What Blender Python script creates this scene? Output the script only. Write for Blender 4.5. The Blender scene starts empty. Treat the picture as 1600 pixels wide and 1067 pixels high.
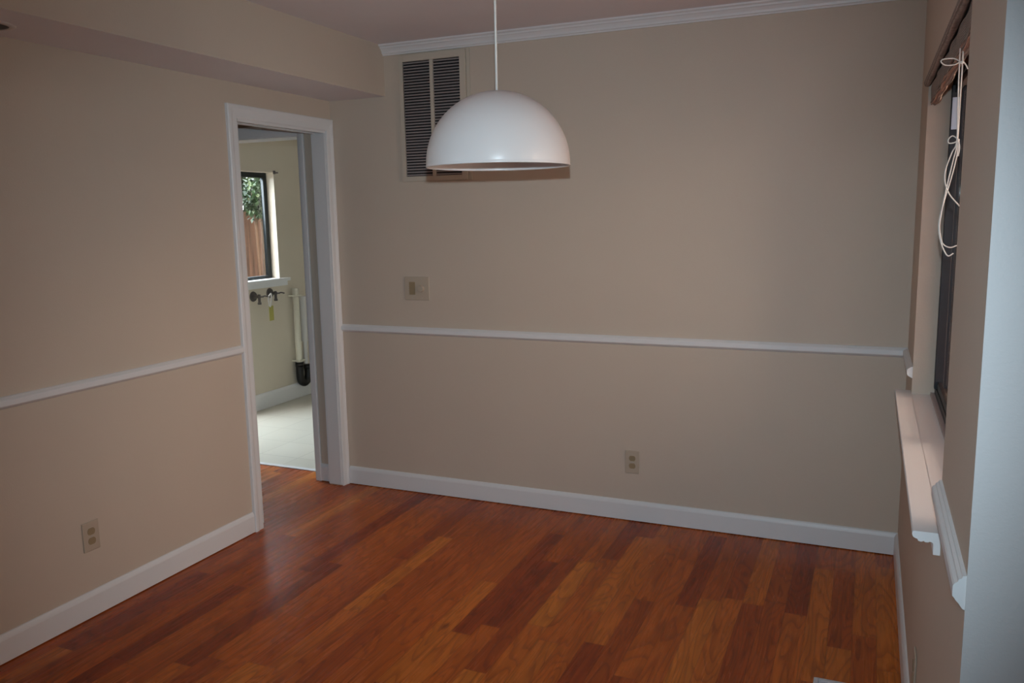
import bpy, bmesh, math, random
from mathutils import Vector, Matrix
random.seed(7)
S = bpy.context.scene
C = S.collection

# ------------------------------------------------------------------ measures (metres)
W = 2.939          # right wall plane
END = -2.445       # end of the right wall (outer corner)
H = 2.44
SOF_X, SOF_Z = 0.358, 2.181
HB, RT, RB = 0.106, 0.946, 0.905
DY0, DY1, DZ = -0.757, -0.058, 2.017      # pocket doorway in left wall
WN, WF, WZ0, WZ1 = -1.915, -0.474, 0.841, 2.0   # right window
CAM = (2.7702, -3.9045, 1.5427)

# ------------------------------------------------------------------ materials
def new_mat(name):
    m = bpy.data.materials.new(name); m.use_nodes = True
    nt = m.node_tree; return m, nt, nt.nodes['Principled BSDF']

def paint(name, col, rough=0.6, bump=0.0, scale=220.0, var=0.03, spec=0.4, coat=0.0):
    m, nt, b = new_mat(name)
    tc = nt.nodes.new('ShaderNodeTexCoord')
    n1 = nt.nodes.new('ShaderNodeTexNoise'); n1.inputs['Scale'].default_value = 3.0; n1.inputs['Detail'].default_value = 4
    mix = nt.nodes.new('ShaderNodeMix'); mix.data_type = 'RGBA'
    mix.inputs['A'].default_value = (*[c*(1-var) for c in col], 1)
    mix.inputs['B'].default_value = (*[min(1, c*(1+var)) for c in col], 1)
    nt.links.new(tc.outputs['Object'], n1.inputs['Vector'])
    nt.links.new(n1.outputs['Fac'], mix.inputs['Factor'])
    nt.links.new(mix.outputs['Result'], b.inputs['Base Color'])
    b.inputs['Roughness'].default_value = rough
    b.inputs['Specular IOR Level'].default_value = spec
    b.inputs['Coat Weight'].default_value = coat
    if bump:
        n2 = nt.nodes.new('ShaderNodeTexNoise'); n2.inputs['Scale'].default_value = scale; n2.inputs['Detail'].default_value = 3
        bp = nt.nodes.new('ShaderNodeBump'); bp.inputs['Strength'].default_value = bump; bp.inputs['Distance'].default_value = 0.002
        nt.links.new(tc.outputs['Object'], n2.inputs['Vector'])
        nt.links.new(n2.outputs['Fac'], bp.inputs['Height'])
        nt.links.new(bp.outputs['Normal'], b.inputs['Normal'])
    return m

M = {}
M['wall'] = paint('beige_wall_paint', (0.60, 0.51, 0.42), 0.65, 0.25, 160)
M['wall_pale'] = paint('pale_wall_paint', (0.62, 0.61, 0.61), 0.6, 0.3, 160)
M['wall_laundry'] = paint('laundry_wall_paint', (0.66, 0.595, 0.49), 0.6, 0.2, 160)
M['ceil'] = paint('ceiling_paint', (0.78, 0.76, 0.79), 0.8, 0.3, 120)
M['trim'] = paint('white_trim_paint', (0.77, 0.78, 0.79), 0.38, 0.05, 60, 0.015)
M['shade'] = paint('white_enamel', (0.75, 0.70, 0.68), 0.28, 0, var=0.01, spec=0.5)
M['cord'] = paint('white_cord', (0.78, 0.75, 0.70), 0.5, 0)
M['ivory'] = paint('ivory_plastic', (0.50, 0.42, 0.33), 0.4, 0, var=0.01)
M['ivory_dark'] = paint('almond_plastic', (0.33, 0.25, 0.15), 0.4, 0, var=0.01)
M['slot'] = paint('dark_slot', (0.02, 0.015, 0.01), 0.6, 0)
M['screw'] = paint('screw_metal', (0.45, 0.43, 0.38), 0.35, 0)
M['vent'] = paint('cream_vent_enamel', (0.58, 0.51, 0.42), 0.45, 0, var=0.01)
M['vent_slat'] = paint('grey_vent_slat', (0.44, 0.38, 0.37), 0.5, 0, var=0.03)
M['vent_dark'] = paint('dark_duct', (0.02, 0.018, 0.018), 0.8, 0)
M['black_frame'] = paint('black_window_metal', (0.010, 0.011, 0.016), 0.45, 0, spec=0.3)
M['bronze'] = paint('dark_bronze_frame', (0.012, 0.018, 0.020), 0.4, 0)
M['black_pvc'] = paint('black_abs_pipe', (0.008, 0.008, 0.008), 0.35, 0)
M['pvc'] = paint('white_pvc', (0.75, 0.72, 0.60), 0.4, 0)
M['pvc_white'] = paint('grey_white_pipe', (0.66, 0.64, 0.62), 0.4, 0)
M['brass'] = paint('tarnished_metal', (0.10, 0.085, 0.08), 0.35, 0.2, 80)
M['yellow'] = paint('yellow_tag_card', (0.42, 0.38, 0.10), 0.6, 0)
M['register'] = paint('floor_register_enamel', (0.62, 0.62, 0.66), 0.4, 0)
M['baffle'] = paint('black_baffle', (0.006, 0.005, 0.008), 0.4, 0)
M['sky_glint'] = paint('pale_blue_sky_glint', (0.33, 0.42, 0.56), 0.35, 0, var=0.08)
M['concrete'] = paint('pale_ground', (0.35, 0.33, 0.30), 0.9, 0.5, 30, 0.12)

def glass_mat():
    m, nt, b = new_mat('window_glass')
    nt.nodes.remove(b)
    out = nt.nodes['Material Output']
    t = nt.nodes.new('ShaderNodeBsdfTransparent'); g = nt.nodes.new('ShaderNodeBsdfGlossy')
    g.inputs['Roughness'].default_value = 0.02
    t.inputs['Color'].default_value = (0.93, 0.95, 0.95, 1)
    mx = nt.nodes.new('ShaderNodeMixShader'); mx.inputs[0].default_value = 0.07
    nt.links.new(t.outputs[0], mx.inputs[1]); nt.links.new(g.outputs[0], mx.inputs[2]); nt.links.new(mx.outputs[0], out.inputs[0])
    return m
M['glass'] = glass_mat()

def floor_mat():
    m, nt, b = new_mat('red_oak_strip_floor')
    N = nt.nodes.new; L = nt.links.new
    tc = N('ShaderNodeTexCoord'); sep = N('ShaderNodeSeparateXYZ'); L(tc.outputs['Object'], sep.inputs[0])
    def math_(op, a, bb=None, c=None):
        n = N('ShaderNodeMath'); n.operation = op
        for i, v in enumerate((a, bb, c)):
            if v is None: continue
            if isinstance(v, (int, float)): n.inputs[i].default_value = v
            else: L(v, n.inputs[i])
        return n.outputs[0]
    w = 0.0815
    xs = math_('DIVIDE', sep.outputs['X'], w)
    col = math_('FLOOR', xs); fx = math_('FRACT', xs)
    wn1 = N('ShaderNodeTexWhiteNoise'); wn1.noise_dimensions = '1D'; L(col, wn1.inputs['W'])
    ln = math_('ADD', math_('MULTIPLY', wn1.outputs['Value'], 0.5), 0.62)     # plank length per row
    wn1b = N('ShaderNodeTexWhiteNoise'); wn1b.noise_dimensions = '1D'; L(math_('ADD', col, 31.7), wn1b.inputs['W'])
    ys = math_('ADD', math_('DIVIDE', sep.outputs['Y'], ln), math_('MULTIPLY', wn1b.outputs['Value'], 7.0))
    row = math_('FLOOR', ys); fy = math_('FRACT', ys)
    cv = N('ShaderNodeCombineXYZ'); L(col, cv.inputs[0]); L(row, cv.inputs[1])
    wn2 = N('ShaderNodeTexWhiteNoise'); wn2.noise_dimensions = '3D'; L(cv.outputs[0], wn2.inputs['Vector'])
    # grain coordinates, shifted for every plank
    off = N('ShaderNodeVectorMath'); off.operation = 'SCALE'; L(wn2.outputs['Color'], off.inputs[0]); off.inputs['Scale'].default_value = 13.0
    add = N('ShaderNodeVectorMath'); L(tc.outputs['Object'], add.inputs[0]); L(off.outputs[0], add.inputs[1])
    mp = N('ShaderNodeMapping'); mp.inputs['Scale'].default_value = (42, 2.2, 1); L(add.outputs[0], mp.inputs['Vector'])
    g1 = N('ShaderNodeTexNoise'); g1.inputs['Scale'].default_value = 1.0; g1.inputs['Detail'].default_value = 6; g1.inputs['Roughness'].default_value = 0.6; g1.inputs['Distortion'].default_value = 0.9
    L(mp.outputs[0], g1.inputs['Vector'])
    # cathedral figure: contour lines of a stretched soft noise
    mp2 = N('ShaderNodeMapping'); mp2.inputs['Scale'].default_value = (9, 1.3, 1); L(add.outputs[0], mp2.inputs['Vector'])
    gb = N('ShaderNodeTexNoise'); gb.inputs['Scale'].default_value = 1.0; gb.inputs['Detail'].default_value = 1.5; gb.inputs['Distortion'].default_value = 0.4
    L(mp2.outputs[0], gb.inputs['Vector'])
    g2s = math_('FRACT', math_('MULTIPLY', gb.outputs['Fac'], 15.0))
    ramp = N('ShaderNodeValToRGB'); L(wn2.outputs['Value'], ramp.inputs[0])
    e = ramp.color_ramp.elements
    e[0].position = 0.0; e[0].color = FC[0]
    e[1].position = 1.0; e[1].color = FC[4]
    for p, c in ((0.16, FC[1]), (0.45, FC[2]), (0.75, FC[3])):
        q = e.new(p); q.color = c
    fine = N('ShaderNodeValToRGB'); L(g1.outputs['Fac'], fine.inputs[0])
    fine.color_ramp.elements[0].position = 0.30; fine.color_ramp.elements[0].color = (0.58, 0.52, 0.45, 1)
    fine.color_ramp.elements[1].position = 0.62; fine.color_ramp.elements[1].color = (1.12, 1.12, 1.1, 1)
    mul = N('ShaderNodeMix'); mul.data_type = 'RGBA'; mul.blend_type = 'MULTIPLY'; mul.inputs['Factor'].default_value = 0.6
    L(ramp.outputs[0], mul.inputs['A']); L(fine.outputs[0], mul.inputs['B'])
    cat = N('ShaderNodeValToRGB'); L(g2s, cat.inputs[0])
    cat.color_ramp.elements[0].position = 0.0; cat.color_ramp.elements[0].color = (0.50, 0.40, 0.34, 1)
    cat.color_ramp.elements[1].position = 0.42; cat.color_ramp.elements[1].color = (1.06, 1.06, 1.06, 1)
    ce = cat.color_ramp.elements.new(0.94); ce.color = (1.0, 1.0, 1.0, 1); ce = cat.color_ramp.elements.new(1.0); ce.color = (0.6, 0.5, 0.44, 1)
    mul2 = N('ShaderNodeMix'); mul2.data_type = 'RGBA'; mul2.blend_type = 'MULTIPLY'; mul2.inputs['Factor'].default_value = 0.65
    L(mul.outputs['Result'], mul2.inputs['A']); L(cat.outputs[0], mul2.inputs['B'])
    # knots
    mp3 = N('ShaderNodeMapping'); mp3.inputs['Scale'].default_value = (3.2, 1.6, 1); L(tc.outputs['Object'], mp3.inputs['Vector'])
    vo = N('ShaderNodeTexVoronoi'); vo.inputs['Scale'].default_value = 1.0; L(mp3.outputs[0], vo.inputs['Vector'])
    kn = N('ShaderNodeValToRGB'); L(vo.outputs['Distance'], kn.inputs[0])
    kn.color_ramp.elements[0].position = 0.02; kn.color_ramp.elements[0].color = (0.35, 0.28, 0.22, 1)
    kn.color_ramp.elements[1].position = 0.055; kn.color_ramp.elements[1].color = (1, 1, 1, 1)
    mul3 = N('ShaderNodeMix'); mul3.data_type = 'RGBA'; mul3.blend_type = 'MULTIPLY'; mul3.inputs['Factor'].default_value = 0.8
    L(mul2.outputs['Result'], mul3.inputs['A']); L(kn.outputs[0], mul3.inputs['B'])
    # joints
    ex = math_('MINIMUM', fx, math_('SUBTRACT', 1.0, fx))
    ey = math_('MULTIPLY', math_('MINIMUM', fy, math_('SUBTRACT', 1.0, fy)), 9.5)
    ed = math_('MINIMUM', ex, ey)
    jr = N('ShaderNodeMapRange'); L(ed, jr.inputs['Value']); jr.inputs['From Min'].default_value = 0.004; jr.inputs['From Max'].default_value = 0.022
    jr.inputs['To Min'].default_value = 0.62; jr.inputs['To Max'].default_value = 1.0
    jm = N('ShaderNodeVectorMath'); jm.operation = 'SCALE'; L(mul3.outputs['Result'], jm.inputs[0]); L(jr.outputs[0], jm.inputs['Scale'])
    L(jm.outputs[0], b.inputs['Base Color'])
    b.inputs['Specular IOR Level'].default_value = 0.25
    rr = N('ShaderNodeMapRange'); L(g1.outputs['Fac'], rr.inputs['Value']); rr.inputs['To Min'].default_value = 0.20; rr.inputs['To Max'].default_value = 0.34
    L(rr.outputs[0], b.inputs['Roughness'])
    bp = N('ShaderNodeBump'); bp.inputs['Strength'].default_value = 0.12; bp.inputs['Distance'].default_value = 0.001
    hh = math_('ADD', math_('MULTIPLY', g1.outputs['Fac'], 0.35), jr.outputs[0])
    L(hh, bp.inputs['Height']); L(bp.outputs[0], b.inputs['Normal'])
    return m
FC = [(0.26, 0.036, 0.005, 1), (0.35, 0.062, 0.008, 1), (0.45, 0.094, 0.011, 1), (0.50, 0.112, 0.013, 1), (0.62, 0.185, 0.024, 1)]
M['floor'] = floor_mat()

def vinyl_mat():
    m, nt, b = new_mat('pale_vinyl_floor')
    tc = nt.nodes.new('ShaderNodeTexCoord')
    br = nt.nodes.new('ShaderNodeTexBrick'); br.offset = 0; br.inputs['Scale'].default_value = 1
    br.inputs['Brick Width'].default_value = 0.3; br.inputs['Row Height'].default_value = 0.3; br.inputs['Mortar Size'].default_value = 0.004
    br.inputs['Color1'].default_value = (0.62, 0.60, 0.52, 1); br.inputs['Color2'].default_value = (0.66, 0.64, 0.56, 1); br.inputs['Mortar'].default_value = (0.54, 0.52, 0.45, 1)
    nt.links.new(tc.outputs['Object'], br.inputs['Vector']); nt.links.new(br.outputs['Color'], b.inputs['Base Color'])
    b.inputs['Roughness'].default_value = 0.3
    return m
M['vinyl'] = vinyl_mat()

def wood_fence_mat():
    m, nt, b = new_mat('weathered_fence_wood')
    tc = nt.nodes.new('ShaderNodeTexCoord'); mp = nt.nodes.new('ShaderNodeMapping'); mp.inputs['Scale'].default_value = (20, 20, 1.2)
    n = nt.nodes.new('ShaderNodeTexNoise'); n.inputs['Scale'].default_value = 1.5; n.inputs['Detail'].default_value = 6
    r = nt.nodes.new('ShaderNodeValToRGB'); r.color_ramp.elements[0].color = (0.03, 0.014, 0.008, 1); r.color_ramp.elements[1].color = (0.12, 0.065, 0.042, 1)
    r.color_ramp.elements[0].position = 0.3; r.color_ramp.elements[1].position = 0.7
    nt.links.new(tc.outputs['Object'], mp.inputs[0]); nt.links.new(mp.outputs[0], n.inputs['Vector']); nt.links.new(n.outputs['Fac'], r.inputs[0]); nt.links.new(r.outputs[0], b.inputs['Base Color'])
    b.inputs['Roughness'].default_value = 0.85
    return m
M['fence'] = wood_fence_mat()

def leaf_mat():
    m, nt, b = new_mat('green_leaf')
    g = nt.nodes.new('ShaderNodeTexCoord'); n = nt.nodes.new('ShaderNodeTexNoise'); n.inputs['Scale'].default_value = 6
    r = nt.nodes.new('ShaderNodeValToRGB'); r.color_ramp.elements[0].color = (0.006, 0.022, 0.007, 1); r.color_ramp.elements[1].color = (0.035, 0.085, 0.03, 1)
    r.color_ramp.elements[0].position = 0.35; r.color_ramp.elements[1].position = 0.65
    nt.links.new(g.outputs['Object'], n.inputs['Vector']); nt.links.new(n.outputs['Fac'], r.inputs[0]); nt.links.new(r.outputs[0], b.inputs['Base Color'])
    b.inputs['Roughness'].default_value = 0.5
    return m
M['leaf'] = leaf_mat()
M['leaf_dark'] = paint('darkened_hedge_leaf', (0.004, 0.006, 0.006), 0.7, 0, var=0.2, spec=0.1)
M['bark'] = paint('brown_bark', (0.09, 0.055, 0.035), 0.9, 0.6, 40, 0.2)

def woven_mat():
    m, nt, b = new_mat('woven_reed')
    tc = nt.nodes.new('ShaderNodeTexCoord')
    w = nt.nodes.new('ShaderNodeTexWave'); w.bands_direction = 'Z'; w.inputs['Scale'].default_value = 55; w.inputs['Distortion'].default_value = 1.5
    n = nt.nodes.new('ShaderNodeTexNoise'); n.inputs['Scale'].default_value = 40; n.inputs['Detail'].default_value = 5
    r = nt.nodes.new('ShaderNodeValToRGB'); r.color_ramp.elements[0].color = (0.18, 0.14, 0.12, 1); r.color_ramp.elements[1].color = (0.58, 0.49, 0.43, 1)
    mx = nt.nodes.new('ShaderNodeMath'); mx.operation = 'MULTIPLY'
    nt.links.new(tc.outputs['Object'], w.inputs['Vector']); nt.links.new(tc.outputs['Object'], n.inputs['Vector'])
    nt.links.new(w.outputs['Fac'], mx.inputs[0]); nt.links.new(n.outputs['Fac'], mx.inputs[1]); mx.inputs[1].default_value = 1
    nt.links.new(mx.outputs[0], r.inputs[0]); nt.links.new(r.outputs[0], b.inputs['Base Color'])
    b.inputs['Roughness'].default_value = 0.75
    bp = nt.nodes.new('ShaderNodeBump'); bp.inputs['Strength'].default_value = 0.6; bp.inputs['Distance'].default_value = 0.002
    nt.links.new(w.outputs['Fac'], bp.inputs['Height']); nt.links.new(bp.outputs[0], b.inputs['Normal'])
    return m
M['woven'] = woven_mat()

# ------------------------------------------------------------------ helpers
def finish(bm, name, mat, parent=None, smooth=False, bevel=0.0, seg=2):
    bmesh.ops.remove_doubles(bm, verts=bm.verts, dist=1e-6)
    bmesh.ops.recalc_face_normals(bm, faces=bm.faces)
    me = bpy.data.meshes.new(name); bm.to_mesh(me); bm.free()
    o = bpy.data.objects.new(name, me); C.objects.link(o)
    me.materials.append(mat)
    if smooth:
        for p in me.polygons: p.use_smooth = True
    if bevel:
        md = o.modifiers.new('bevel', 'BEVEL'); md.width = bevel; md.segments = seg; md.limit_method = 'ANGLE'; md.angle_limit = math.radians(40)
        for p in me.polygons: p.use_smooth = True
        w = o.modifiers.new('wn', 'WEIGHTED_NORMAL')
    if parent: 
        o.parent = parent
        if parent.location.length > 0 or parent.rotation_euler.to_matrix() != Matrix.Identity(3):
            mw = Matrix.LocRotScale(parent.location, parent.rotation_euler, None)
            pp = parent.parent
            while pp is not None:
                mw = Matrix.LocRotScale(pp.location, pp.rotation_euler, None) @ mw; pp = pp.parent
            me.transform(mw.inverted())
    return o

def box(bm, x0, x1, y0, y1, z0, z1):
    vs = [bm.verts.new((x, y, z)) for x in (x0, x1) for y in (y0, y1) for z in (z0, z1)]
    for f in ((0,1,3,2),(4,6,7,5),(0,4,5,1),(2,3,7,6),(0,2,6,4),(1,5,7,3)):
        bm.faces.new([vs[i] for i in f])

def cyl(bm, p0, p1, r, r1=None, seg=20, caps=True):
    p0, p1 = Vector(p0), Vector(p1); d = (p1-p0).normalized()
    a = d.orthogonal().normalized(); b = d.cross(a); r1 = r if r1 is None else r1
    A = [bm.verts.new(p0 + r*(math.cos(t)*a+math.sin(t)*b)) for t in [2*math.pi*i/seg for i in range(seg)]]
    B = [bm.verts.new(p1 + r1*(math.cos(t)*a+math.sin(t)*b)) for t in [2*math.pi*i/seg for i in range(seg)]]
    for i in range(seg):
        bm.faces.new((A[i], A[(i+1) % seg], B[(i+1) % seg], B[i]))
    if caps: bm.faces.new(A[::-1]); bm.faces.new(B)

def tube(bm, pts, r, seg=8):
    pts = [Vector(p) for p in pts]; rings = []
    a = None
    for i, p in enumerate(pts):
        d = (pts[min(i+1, len(pts)-1)] - pts[max(i-1, 0)]).normalized()
        a = d.orthogonal().normalized() if a is None else (a - d*a.dot(d)).normalized()
        b = d.cross(a)
        rings.append([bm.verts.new(p + r*(math.cos(t)*a+math.sin(t)*b)) for t in [2*math.pi*k/seg for k in range(seg)]])
    for R0, R1 in zip(rings, rings[1:]):
        for k in range(seg): bm.faces.new((R0[k], R0[(k+1) % seg], R1[(k+1) % seg], R1[k]))
    bm.faces.new(rings[0][::-1]); bm.faces.new(rings[-1])

def smooth_pts(pts, n=10):
    P = [Vector(p) for p in pts]; P = [2*P[0]-P[1]] + P + [2*P[-1]-P[-2]]; out = []
    for i in range(1, len(P)-2):
        for k in range(n):
            t = k/n
            out.append(0.5*((2*P[i]) + (-P[i-1]+P[i+1])*t + (2*P[i-1]-5*P[i]+4*P[i+1]-P[i+2])*t*t + (-P[i-1]+3*P[i]-3*P[i+1]+P[i+2])*t**3))
    out.append(P[-2]); return out

def lathe(bm, prof, c, seg=64):
    rings = []
    for r, z in prof:
        if r < 1e-6: rings.append([bm.verts.new((c[0], c[1], c[2]+z))])
        else: rings.append([bm.verts.new((c[0]+r*math.cos(2*math.pi*i/seg), c[1]+r*math.sin(2*math.pi*i/seg), c[2]+z)) for i in range(seg)])
    for A, B in zip(rings, rings[1:]):
        for i in range(seg):
            j = (i+1) % seg
            if len(A) == 1 and len(B) == 1: continue
            if len(A) == 1: bm.faces.new((A[0], B[i], B[j]))
            elif len(B) == 1: bm.faces.new((A[i], A[j], B[0]))
            else: bm.faces.new((A[i], A[j], B[j], B[i]))

def extrude_profile(bm, prof, frm, to, origin, out, up=(0, 0, 1)):
    """prof: list of (o, u) = distance out from the wall and height; swept from frm to to along the axis."""
    origin, out, up = Vector(origin), Vector(out), Vector(up)
    A = [bm.verts.new(Vector(frm) + out*o + up*u) for o, u in prof]
    B = [bm.verts.new(Vector(to) + out*o + up*u) for o, u in prof]
    n = len(prof)
    for i in range(n): bm.faces.new((A[i], A[(i+1) % n], B[(i+1) % n], B[i]))
    bm.faces.new(A[::-1]); bm.faces.new(B)

def wall_mesh(bm, axis, p0, p1, u0, u1, z0, z1, holes=()):
    """slab between p0 and p1 on axis; u is the other horizontal axis; holes = (ua, ub, za, zb)"""
    us = sorted({u0, u1, *[h[0] for h in holes], *[h[1] for h in holes]}); zs = sorted({z0, z1, *[h[2] for h in holes], *[h[3] for h in holes]})
    us = [u for u in us if u0 <= u <= u1]; zs = [z for z in zs if z0 <= z <= z1]
    def solid(i, j):
        if i < 0 or j < 0 or i >= len(us)-1 or j >= len(zs)-1: return False
        uc, zc = (us[i]+us[i+1])/2, (zs[j]+zs[j+1])/2
        return not any(a < uc < b and c < zc < d for a, b, c, d in holes)
    def P(p, u, z): return (p, u, z) if axis == 'x' else (u, p, z)
    def q(*pts): bm.faces.new([bm.verts.new(P(*t)) for t in pts])
    for i in range(len(us)-1):
        for j in range(len(zs)-1):
            if not solid(i, j): continue
            a, b, c, d = us[i], us[i+1], zs[j], zs[j+1]
            q((p0,a,c),(p0,b,c),(p0,b,d),(p0,a,d)); q((p1,a,c),(p1,a,d),(p1,b,d),(p1,b,c))
            if not solid(i-1, j): q((p0,a,c),(p0,a,d),(p1,a,d),(p1,a,c))
            if not solid(i+1, j): q((p0,b,c),(p1,b,c),(p1,b,d),(p0,b,d))
            if not solid(i, j-1): q((p0,a,c),(p1,a,c),(p1,b,c),(p0,b,c))
            if not solid(i, j+1): q((p0,a,d),(p0,b,d),(p1,b,d),(p1,a,d))

def struct(name, bm, mat, parent=None, **k):
    o = finish(bm, name, mat, parent, **k)
    if parent is None: o['kind'] = 'structure'
    return o

def empty(name, loc, kind=None):
    o = bpy.data.objects.new(name, None); o.empty_display_size = 0.05; o.location = loc; C.objects.link(o)
    if kind: o['kind'] = kind
    return o

def thing(name, label, cat, loc=(0, 0, 0), group=None):
    o = empty(name, loc); o['label'] = label; o['category'] = cat
    if group: o['group'] = group
    return o

def BM(): return bmesh.new()

# ------------------------------------------------------------------ shell
T = 0.12
XR = 4.9; YB = -6.4       # the wider room behind the camera
# floors
bm = BM(); box(bm, -1.88, XR+T, YB-T, 0.125, -0.06, 0.0); struct('floor', bm, M['floor'])
bm = BM(); box(bm, -1.88, 1.2, 0.125, 2.9, -0.06, 0.002); struct('floor_laundry', bm, M['vinyl'])
bm = BM(); box(bm, -0.94, -0.205, 0.105, 0.14, 0.0, 0.006); struct('trim_threshold', bm, M['trim'], bevel=0.002)
# ceiling
bm = BM(); box(bm, -1.88, XR+T, YB-T, 2.9, H, H+0.08); struct('ceiling', bm, M['ceil'])
# left wall with pocket doorway
bm = BM(); wall_mesh(bm, 'x', -0.09, 0.0, YB, 0.0, 0, H, [(DY0-0.0, DY1, -1, DZ), (-3.65, -3.20, 1.3, 1.75)]); struct('wall_left', bm, M['wall'])  # small square hole near the camera is an added window for bluish daylight
# back wall (the wall behind the lamp)
bm = BM(); wall_mesh(bm, 'y', 0.0, 0.12, -0.09, XR, 0, H); struct('wall_back', bm, M['wall'])
# soffit along the left wall
bm = BM(); box(bm, 0.0, SOF_X, YB, 0.0, SOF_Z, H); so_ = struct('wall_soffit', bm, M['wall'])
so_.data.materials.append(M['ceil'])
for p in so_.data.polygons:
    if p.normal.z < -0.5: p.material_index = 1
# wall beyond the doorway, with the laundry opening
LX1, LX0, LZ = -0.205, -0.945, 2.005
bm = BM(); wall_mesh(bm, 'y', -0.02, 0.12, -1.88, -0.09, 0, H, [(LX0, LX1, -1, LZ)]); struct('wall_passage', bm, M['wall'])
# passage room shell
bm = BM(); wall_mesh(bm, 'x', -1.88, -1.76, -2.4, -0.02, 0, H); struct('wall_kitchen', bm, M['wall'])
bm = BM(); wall_mesh(bm, 'y', -2.5, -2.4, -1.88, -0.09, 0, H); struct('wall_kitchen_near', bm, M['wall'])
# laundry walls
LWY0, LWY1, LWZ0, LWZ1 = 1.10, 1.652, 1.055, 1.925
bm = BM(); wall_mesh(bm, 'x', -1.89, -1.76, 0.12, 2.9, 0, H, [(LWY0, LWY1, LWZ0, LWZ1), (0.17, 0.95, 0.05, 2.02)]); struct('wall_laundry', bm, M['wall_laundry'])  # second hole takes the added daylight door
bm = BM(); wall_mesh(bm, 'y', 2.8, 2.9, -1.76, 1.2, 0, H); struct('wall_laundry_far', bm, M['wall_laundry'])
bm = BM(); wall_mesh(bm, 'x', 1.1, 1.2, 0.12, 2.8, 0, H); struct('wall_laundry_side', bm, M['wall_laundry'])
# right wall with the window; its end face turns the corner
bm = BM(); wall_mesh(bm, 'x', W, W+0.13, END+0.0, 0.0, 0, H, [(WN, WF, WZ0-0.02, WZ1)]); struct('wall_right', bm, M['wall'])
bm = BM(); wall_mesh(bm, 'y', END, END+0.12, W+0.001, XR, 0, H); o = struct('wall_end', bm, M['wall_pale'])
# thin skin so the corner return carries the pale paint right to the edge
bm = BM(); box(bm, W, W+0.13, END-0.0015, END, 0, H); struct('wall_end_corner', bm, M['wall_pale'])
# walls behind the camera
bm = BM(); wall_mesh(bm, 'x', XR, XR+T, YB, END+0.12, 0, H); struct('wall_far_right', bm, M['wall'])
bm = BM(); wall_mesh(bm, 'y', YB-T, YB, -1.88, XR+T, 0, H); struct('wall_rear', bm, M['wall'])

# ------------------------------------------------------------------ baseboards, rails, crown
base_prof = [(0, 0.004), (0.0135, 0.004), (0.0135, HB-0.020), (0.0115, HB-0.013), (0.0085, HB-0.006), (0.005, HB-0.001), (0, HB)]
def run(name, prof, a, b, out, mat=M['trim'], parent=None, bevel=0.0):
    bm = BM(); extrude_profile(bm, prof, a, b, a, out); return struct(name, bm, mat, parent, bevel=bevel)
run('baseboard_back', base_prof, (0.022, 0, 0), (W, 0, 0), (0, -1, 0))
run('baseboard_left', base_prof, (0, YB, 0), (0, DY0-0.066, 0), (1, 0, 0))
run('baseboard_right', base_prof, (W, END, 0), (W, -0.0135, 0), (-1, 0, 0))
run('baseboard_passage', base_prof, (-0.167, -0.02, 0), (-0.09, -0.02, 0), (0, -1, 0))
run('baseboard_laundry', [(o, u*1.28) for o, u in base_prof], (-1.76, 0.95, 0), (-1.76, 2.8, 0), (1, 0, 0))
h = RT-RB
rail_prof = [(0, RT-0.0), (0.007, RT-0.002), (0.010, RT-0.005), (0.0175, RT-0.010), (0.0195, RT-0.013), (0.0195, RT-0.031), (0.0165, RT-0.035), (0.012, RT-0.038), (0.0, RB-0.004)]
run('trim_1', rail_prof, (0.018, 0, 0), (W, 0, 0), (0, -1, 0))            # back wall chair rail
run('trim_2', rail_prof, (0, YB, 0), (0, DY0-0.066, 0), (1, 0, 0))         # left wall chair rail
run('trim_3', rail_prof, (W, WF-0.0, 0), (W, -0.019, 0), (-1, 0, 0))       # short piece beside the window
rail_n = [(0, RT), (0.006, RT-0.0015), (0.0065, RT-0.005), (0.0115, RT-0.008), (0.0125, RT-0.012), (0.0175, RT-0.016), (0.0195, RT-0.020), (0.0195, RT-0.038), (0.017, RT-0.040), (0.014, RT-0.045), (0.010, RT-0.049), (0.004, RT-0.058), (0.0, RT-0.060)]
run('trim_4', rail_n, (W, END+0.001, 0), (W, WN, 0), (-1, 0, 0))           # near piece with a cut end
crown = [(0, H-0.052), (0.008, H-0.052), (0.010, H-0.046), (0.016, H-0.043), (0.018, H-0.034), (0.028, H-0.022), (0.034, H-0.019), (0.036, H-0.012), (0.046, H-0.007), (0.048, H), (0, H)]
run('trim_5', crown, (SOF_X, 0, 0), (W, 0, 0), (0, -1, 0))

# pocket doorway: casing + split jambs
cp = [(0.0, 0.0), (0.0, 0.0)]
def casing_leg(bm, y_in, y_out, z1):
    s = 1 if y_out > y_in else -1
    pr = [(0, y_in), (0.009, y_in), (0.012, y_in+s*0.006), (0.0125, y_in+s*0.030), (0.018, y_in+s*0.045), (0.018, y_out-s*0.004), (0.014, y_out), (0, y_out)]
    A = [bm.verts.new((o, y, 0)) for o, y in pr]
    B = [bm.verts.new((o, y, z1 + abs(y-y_in))) for o, y in pr]      # mitred top
    for i in range(len(pr)): j = (i+1) % len(pr); bm.faces.new((A[i], A[j], B[j], B[i]))
    bm.faces.new(A[::-1]); bm.faces.new(B)
cw = 0.064
bm = BM(); casing_leg(bm, DY0, DY0-cw, DZ); casing_leg(bm, DY1, -0.001, DZ)
pr = [(0, 0), (0.009, 0), (0.012, 0.006), (0.0125, 0.030), (0.018, 0.045), (0.018, cw-0.004), (0.014, cw), (0, cw)]
A = [bm.verts.new((o, DY0-u, DZ+u)) for o, u in pr]
B = [bm.verts.new((o, DY1+min(u, -0.001-DY1), DZ+u)) for o, u in pr]
for i in range(len(pr)): j = (i+1) % len(pr); bm.faces.new((A[i], A[j], B[j], B[i]))
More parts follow.
